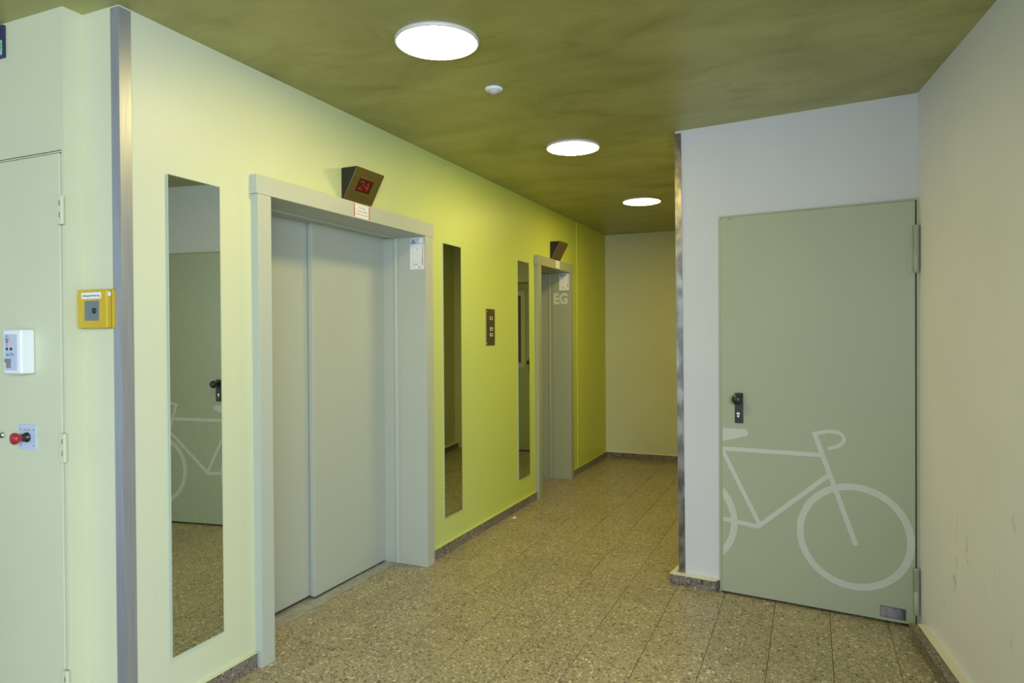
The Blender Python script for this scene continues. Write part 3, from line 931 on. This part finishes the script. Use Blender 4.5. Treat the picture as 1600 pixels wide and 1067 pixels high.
def wordmark(parent, x, y, z, wdt, h, mat):
    """A slanted wedge, a low bar under a flat arch, and a falling stroke."""
    b = MB(); a = y - 0.0003
    K = lambda pts: [(x + u * wdt, z + v * h) for u, v in pts]
    b.poly_prism(K([(0.0, 0.0), (0.28, 0.0), (0.26, 0.85), (0.20, 0.85), (0.20, 0.3), (0.12, 0.3)]), a, y, mat, 'y')
    b.poly_prism(K([(0.29, 0.0), (0.74, 0.0), (0.74, 0.22), (0.29, 0.22)]), a, y, mat, 'y')
    b.poly_prism(K([(0.36, 0.55), (0.50, 0.90), (0.72, 0.95), (0.80, 0.80), (0.70, 0.80), (0.55, 0.76), (0.42, 0.55)]), a, y, mat, 'y')
    b.poly_prism(K([(0.74, 0.80), (0.84, 0.80), (1.0, 0.0), (0.90, 0.0)]), a, y, mat, 'y')
    return b.build('wordmark', parent=parent)
wordmark(fp, 0.016, q, 0.063, 0.045, 0.010, 'navy')
m = MB(); m.box(0.018, 0.046, q - 0.006, q, 0.040, 0.052, 'ink', 0.001); m.box(0.024, 0.044, q - 0.004, q, 0.021, 0.039, 'ink', 0.001); m.build('key_switch', parent=fp)

# ------------------------------------------------------------------ emergency button
root = thing('emergency_button', 'red mushroom emergency button on a square pale grey plate', 'button', (-2.551, YC - 0.004, 0.984))
m = MB(); m.box(0, 0.096, -0.004, 0, 0, 0.087, 'panel_blue', 0.0008); pl = m.build('plate', parent=root)
m = MB(); m.lathe([(0.017, 0), (0.017, 0.006), (0.0135, 0.007), (0.0135, 0.024)], 'black', 28, (0.050, -0.004, 0.043), 'y'); m.build('collar', parent=root)
m = MB(); m.lathe([(0.0125, 0.020), (0.015, 0.030), (0.0195, 0.037), (0.0205, 0.043), (0.019, 0.048), (0.012, 0.0515), (0, 0.0525)], 'red', 32, (0.050, -0.004, 0.043), 'y'); m.build('push_cap', parent=root, label='red mushroom push cap')
wordmark(pl, 0.026, -0.0042, 0.066, 0.044, 0.007, 'ink')
for x, z in ((0.012, 0.070), (0.084, 0.070), (0.012, 0.014), (0.084, 0.014)):
    m = MB(); m.lathe([(0.003, 0), (0.003, 0.0008), (0, 0.0012)], 'ink', 12, (x, -0.004, z), 'y'); m.build('screw', parent=root)

# ------------------------------------------------------------------ exit sign (only its end is in the picture)
root = thing('exit_sign', 'navy and green escape sign high up at the left edge', 'sign', (-2.985, YC, 2.363))
m = MB(); m.box(0, 0.378, -0.012, 0, 0, 0.113, 'sign_navy', 0.001); m.build('housing', parent=root)
m = MB(); m.box(0.010, 0.3755, -0.0135, -0.012, 0.006, 0.058, 'sign_grey'); pn = m.build('panel', parent=root)
m = MB(); m.poly_prism([(0.18, 0.020), (0.364, 0.020), (0.3735, 0.030), (0.3735, 0.046), (0.366, 0.054), (0.18, 0.054)], -0.0152, -0.0135, 'sign_green', 'y'); m.build('green_symbol', parent=pn)

# ------------------------------------------------------------------ stickers and notices
def fire_sticker(y0, y1, z0, z1, label):
    root = thing('fire_sticker', label, 'sticker', (XF + 0.002, y0, z0), group='fire warning stickers on lift headers')
    wd, h = y1 - y0, z1 - z0
    m = MB(); m.box(0.0, 0.0004, 0, wd, 0, h, 'paper'); b = m.build('backing', parent=root)
    for u0, u1 in ((0, 0.055), (0.945, 1.0)):
        m = MB(); m.box(0.0004, 0.0006, wd * u0, wd * u1, 0, h, 'red_ink'); m.build('red_stripe', parent=root)
    for body, frac, zc, hh in (('Aufzug', 0.40, 0.68, 0.17), ('im Brandfall', 0.66, 0.43, 0.14), ('nicht benutzen', 0.82, 0.19, 0.14)):
        lettering('warning_text', body, hh * h, 'ink', b, at(0.0007, wd * (0.5 - frac / 2), zc * h, FACE_X), 0.0, frac * wd)
fire_sticker(2.819, 2.951, 1.968, 2.034, 'white fire warning sticker with red edges on the nearer lift header')
fire_sticker(5.750, 5.867, 1.972, 2.037, 'white fire warning sticker on the header of the farther lift')
def notice(y, x0, x1, z0, z1, label):
    root = thing('inspection_notice', label, 'notice', (x0, y, z0), group='inspection notices inside the lift jambs')
    wd, h = x1 - x0, z1 - z0
    m = MB(); m.box(0, wd, -0.0005, 0, 0, h, 'paper'); sh = m.build('sheet', parent=root)
    m = MB(); m.box(wd * 0.885, wd * 0.915, -0.0008, -0.0005, h * 0.15, h * 0.97, 'red_ink'); m.build('red_bar', parent=sh)
    m = MB()
    for u0, u1, v, t in ((0.08, 0.52, 0.93, 0.012), (0.08, 0.46, 0.885, 0.009), (0.08, 0.30, 0.80, 0.008), (0.08, 0.40, 0.62, 0.012), (0.08, 0.20, 0.51, 0.006), (0.08, 0.70, 0.49, 0.005), (0.08, 0.22, 0.42, 0.007), (0.10, 0.74, 0.33, 0.006), (0.10, 0.45, 0.29, 0.009), (0.10, 0.62, 0.235, 0.007), (0.14, 0.40, 0.13, 0.008)):
        m.box(u0 * wd, u1 * wd, -0.0007, -0.0005, v * h, (v + t) * h, 'faint_ink')
    for u0, u1, v, t in ((0.46, 0.53, 0.79, 0.035), (0.22, 0.55, 0.18, 0.02), (0.62, 0.70, 0.06, 0.06)):
        m.box(u0 * wd, u1 * wd, -0.0007, -0.0005, v * h, (v + t) * h, 'ink')
    for k in range(6):
        m.box(0.81 * wd, 0.86 * wd, -0.0007, -0.0005, (0.22 + 0.042 * k) * h, (0.245 + 0.042 * k) * h, 'ink')
    o = m.build('printed_lines', parent=sh); o['kind'] = 'stuff'
def badge(y, x0, x1, z0, z1, label):
    root = thing('inspection_badge', label, 'sticker', (x0, y, z0), group='blue and white inspection badges')
    wd, h = x1 - x0, z1 - z0
    m = MB(); m.box(0, wd, -0.0005, 0, 0, h, 'paper'); sh = m.build('backing', parent=root)
    m = MB(); m.box(0.02 * wd, 0.68 * wd, -0.0007, -0.0005, 0.05 * h, 0.95 * h, 'panel_blue'); m.build('blue_field', parent=sh)
    m = MB(); m.poly_prism([(0.12 * wd, 0.46 * h), (0.28 * wd, 0.46 * h), (0.20 * wd, 0.86 * h)], -0.0009, -0.0007, 'navy', 'y')
    m.poly_prism([(0.05 * wd, 0.10 * h), (0.36 * wd, 0.13 * h), (0.38 * wd, 0.32 * h), (0.05 * wd, 0.27 * h)], -0.0009, -0.0007, 'navy', 'y'); m.build('blue_mark', parent=sh)
J1 = LIFTS[0][2] - 0.0003
J2 = LIFTS[1][2] - 0.0003
badge(J1, -2.187, -2.103, 1.920, 1.952, 'small blue and white badge above the notice in the nearer lift')
notice(J1, -2.192, -2.095, 1.767, 1.914, 'white printed notice with red bar inside the nearer lift jamb')
badge(J2, -2.198, -2.103, 1.928, 1.958, 'small blue and white badge in the farther lift jamb')
notice(J2, -2.199, -2.102, 1.797, 1.926, 'white printed notice above the EG letters in the farther lift')

# ------------------------------------------------------------------ litter
m = MB()
m.poly_prism([(-0.018, -0.010), (0.012, -0.014), (0.022, 0.004), (0.004, 0.012), (-0.012, 0.008)], 0.0003, 0.004, 'paper')
for v in m.bm.verts:
    if v.co.z > 0.003: v.co.z += 0.006 * math.sin(v.co.x * 120 + 1)
m.build('paper_scrap', label='small white scrap of paper on the floor by the skirting', cat='litter', loc=(-2.055, 4.715, 0))
m = MB()
R = random.Random(3)
for k in range(60):
    a, r = R.uniform(0, 6.28), abs(R.gauss(0, 0.13))
    x, y, s = -1.66 + r * math.cos(a) * 0.9, 2.36 + r * math.sin(a) * 0.8, R.uniform(0.0008, 0.0026)
    if k < 14:
        x, y = -2.34 + R.uniform(-0.03, 0.03), 2.95 + R.gauss(0, 0.10)
    z = 0.0017 if k < 14 else 0.0002
    m.poly_prism([(x - s, y - s * 0.7), (x + s, y - s), (x + s * 0.6, y + s)], z, z + 0.0008, 'paper')
o = m.build('paint_flakes', label='scatter of tiny white flakes on floor before the nearer lift', cat='litter', kind='stuff')
print('tiles', n_tile)
